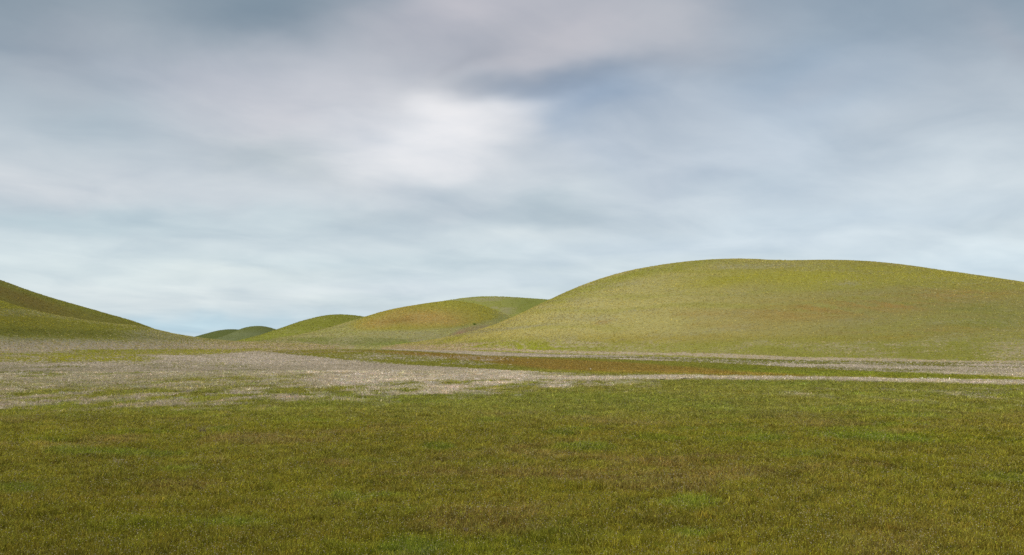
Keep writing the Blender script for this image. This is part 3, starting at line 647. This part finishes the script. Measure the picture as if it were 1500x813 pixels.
def rock_mesh(seed, sx, sy, sz):
    import bmesh
    r = random.Random(seed); bm = bmesh.new(); bmesh.ops.create_icosphere(bm, subdivisions=3, radius=1)
    cuts = [(Vector((r.gauss(0, 1), r.gauss(0, 1), r.gauss(0, .7))).normalized(), r.uniform(.55, .85)) for _ in range(11)]
    for v in bm.verts:
        for n, d in cuts:
            k = v.co.dot(n)
            if k > d: v.co -= n*(k-d)*.9
        p = v.co.copy(); q = float(fbm(np.array([p.x*3+seed]), np.array([p.y*3+p.z*2]), seed, 3)[0])
        v.co = Vector((p.x*sx, p.y*sy, p.z*sz))*(.88+.25*q)
    vs = [tuple(v.co) for v in bm.verts]; fs = [[v.index for v in f.verts] for f in bm.faces]; bm.free(); return vs, fs
def stone(x, y, w, label, m, seed, cat='stone', name='stone', hr=.55):
    a, b, c_ = spot(x, y); vs, fs = rock_mesh(seed, w/2, w*.4, w*hr/2)
    o = mesh_obj(name, vs, fs, m); o.location = (a, b, c_+w*hr*.25+.03); o.rotation_euler = (.1, .15, seed*1.3)
    o['label'] = label; o['category'] = cat; return o
def tube(vs, fs, pts, r0, r1, n=5):
    base = len(vs)
    for k, p in enumerate(pts):
        rr = r0+(r1-r0)*k/(len(pts)-1)
        for j in range(n):
            a = 2*math.pi*j/n; vs.append((p[0]+rr*math.cos(a), p[1]+rr*math.sin(a), p[2]))
    for k in range(len(pts)-1):
        for j in range(n):
            fs.append((base+k*n+j, base+k*n+(j+1) % n, base+(k+1)*n+(j+1) % n, base+(k+1)*n+j))
def weed(x, y, h, n, label, seed, dark=False, rad=.16):
    a, b, c_ = spot(x, y); o = place('dead_weed', label, 'dead weed', (a, b, c_)); r = random.Random(seed)
    for k in range(n):
        vs, fs = [], []; ang = r.uniform(0, 6.28); L = h*r.uniform(.25, .75); hh = h*r.uniform(.55, 1)
        pts = [(math.cos(ang)*(.03+L*t*t), math.sin(ang)*(.03+L*t*t), hh*t-.02) for t in (0, .25, .5, .75, 1)]
        tube(vs, fs, pts, .011, .005)
        for q in range(3):
            t = r.uniform(.4, .9); p = (math.cos(ang)*(.03+L*t*t), math.sin(ang)*(.03+L*t*t), hh*t); a2 = r.uniform(0, 6.28); l2 = h*r.uniform(.12, .3)
            tube(vs, fs, [p, (p[0]+math.cos(a2)*l2*.6, p[1]+math.sin(a2)*l2*.6, p[2]+l2*.4), (p[0]+math.cos(a2)*l2, p[1]+math.sin(a2)*l2, p[2]+l2)], .006, .003, 4)
        mesh_obj('stalk', vs, fs, M_TWIG, o)
    vs, fs = [], []
    for k in range(160):
        ang = r.uniform(0, 6.28); d = rad*math.sqrt(r.random()); z_ = r.uniform(0, h*.35); s_ = r.uniform(.015, .035)
        q = (r.uniform(-1, 1), r.uniform(-1, 1)); i = len(vs); p = (d*math.cos(ang), d*math.sin(ang), z_)
        vs += [(p[0]-s_, p[1]-s_*q[0], p[2]), (p[0]+s_*.3, p[1]+s_*q[1], p[2]-s_*.5), (p[0]+s_, p[1]+s_*q[0], p[2]+s_*.6), (p[0], p[1], p[2]+s_)]; fs.append((i, i+1, i+2, i+3))
    mesh_obj('dry_leaves', vs, fs, M_CLOD if dark else M_TWIG, o)
def bush(loc, w, h, label, name, m, seed, group=None):
    o = place(name, label, 'shrub', loc, group); r = random.Random(seed); vs, fs = [], []
    for k in range(7):
        ang = r.uniform(0, 6.28); L = w*.4
        tube(vs, fs, [(0, 0, -.1), (math.cos(ang)*L*.4, math.sin(ang)*L*.4, h*.45), (math.cos(ang)*L, math.sin(ang)*L, h*.8)], w*.018, w*.006)
    mesh_obj('stems', vs, fs, M_TWIG, o); vs, fs = [], []
    lobes = [(r.uniform(-.32, .32)*w, r.uniform(-.25, .25)*w, r.uniform(.35, .7)*h, r.uniform(.16, .3)) for _ in range(9)]
    for k in range(1500):
        lx, ly, lz, lr = r.choice(lobes); d = Vector((r.gauss(0, 1), r.gauss(0, 1), r.gauss(0, 1))).normalized()*r.random()**.4
        p = Vector((lx+d.x*lr*w, ly+d.y*lr*w, max(0, lz+d.z*lr*h*1.2))); s_ = w*r.uniform(.014, .032)
        u = Vector((r.gauss(0, 1), r.gauss(0, 1), r.gauss(0, 1))).normalized()*s_; v = Vector((r.gauss(0, 1), r.gauss(0, 1), r.gauss(0, 1))).normalized()*s_*.6
        i = len(vs); vs += [p-u, p-v, p+u, p+v]; fs.append((i, i+1, i+2, i+3))
    mesh_obj('foliage', vs, fs, m, o)
stone(54, 611, .24, 'small pinkish pale stone lying in olive grass at the far left of the meadow', M_STONE, 3)
stone(332, 663, .17, 'small tan stone tilted in grass below the bright green patch', M_STONE, 5)
stone(363, 661, .10, 'tiny cream stone just right of the tan stone', M_WHITE, 9)
stone(421, 613, .16, 'flat pale stone in the grass left of centre', M_STONE, 12, hr=.4)
stone(265, 641, .12, 'tiny white stone beside grey dead stalks in the grass', M_WHITE, 13)
stone(208, 809, .07, 'white pebble in the nearest grass at the bottom edge', M_WHITE, 17)
stone(865.5, 541.5, .34, 'small white stone alone on the rust brown strip', M_WHITE, 19)
stone(393, 689, .30, 'dark brown lump of soil with grass round it', M_CLOD, 23, 'soil clod', 'soil_clod', .4)
stone(186, 675, .20, 'small dark soil clod in the left of the meadow', M_CLOD, 29, 'soil clod', 'soil_clod', .45)
stone(1177, 633, .32, 'low dark soil clod on the right side of the meadow', M_CLOD, 31, 'soil clod', 'soil_clod', .3)
weed(296, 637, .42, 9, 'dead weed with pale grey branching stalks, largest in the left meadow', 41)
weed(388, 631, .34, 5, 'thin pale dead weed standing straight right of the green patch', 43, rad=.08)
weed(114, 673, .26, 4, 'short whitish dead weed leaning in the grass at left', 45, rad=.07)
weed(690, 786, .20, 8, 'low brown dead weed in the nearest grass below centre', 47, True)
weed(277, 629, .30, 5, 'dark brown dead weed just left of the pale branching one', 49, True)
for k, (x, y, w, lb) in enumerate([(1001, 557, .75, 'dark low shrub, middle one of three on the pale strip'), (970, 557.5, .65, 'dark low shrub left of the middle one on the pale strip'), (806, 558, .6, 'dark low shrub at the front edge of the pale strip, farthest left'),
                                   ]):
    a, b, c_ = spot(x, y); bush((a, b, c_), w, w*.34, lb, 'low_shrub', M_DARKLEAF, 60+k, 'dark low shrubs on the pale strip')
# the green shrub on the slope above the bare bank
co = np.empty(len(hill_mid.data.vertices)*3, np.float32); hill_mid.data.vertices.foreach_get('co', co); co = co.reshape(-1, 3)
qx, qy = px_of(co[:, 0], co[:, 1], co[:, 2]); d = (qx-695)**2+(qy-475.5)**2+np.where(np.hypot(co[:, 0], co[:, 1]) > 860, 1e6, 0)
bush(tuple(map(float, co[int(np.argmin(d))])), 3.0, 1.1, 'single fresh green shrub above the bare earth bank in the valley', 'shrub', M_BUSH, 71)
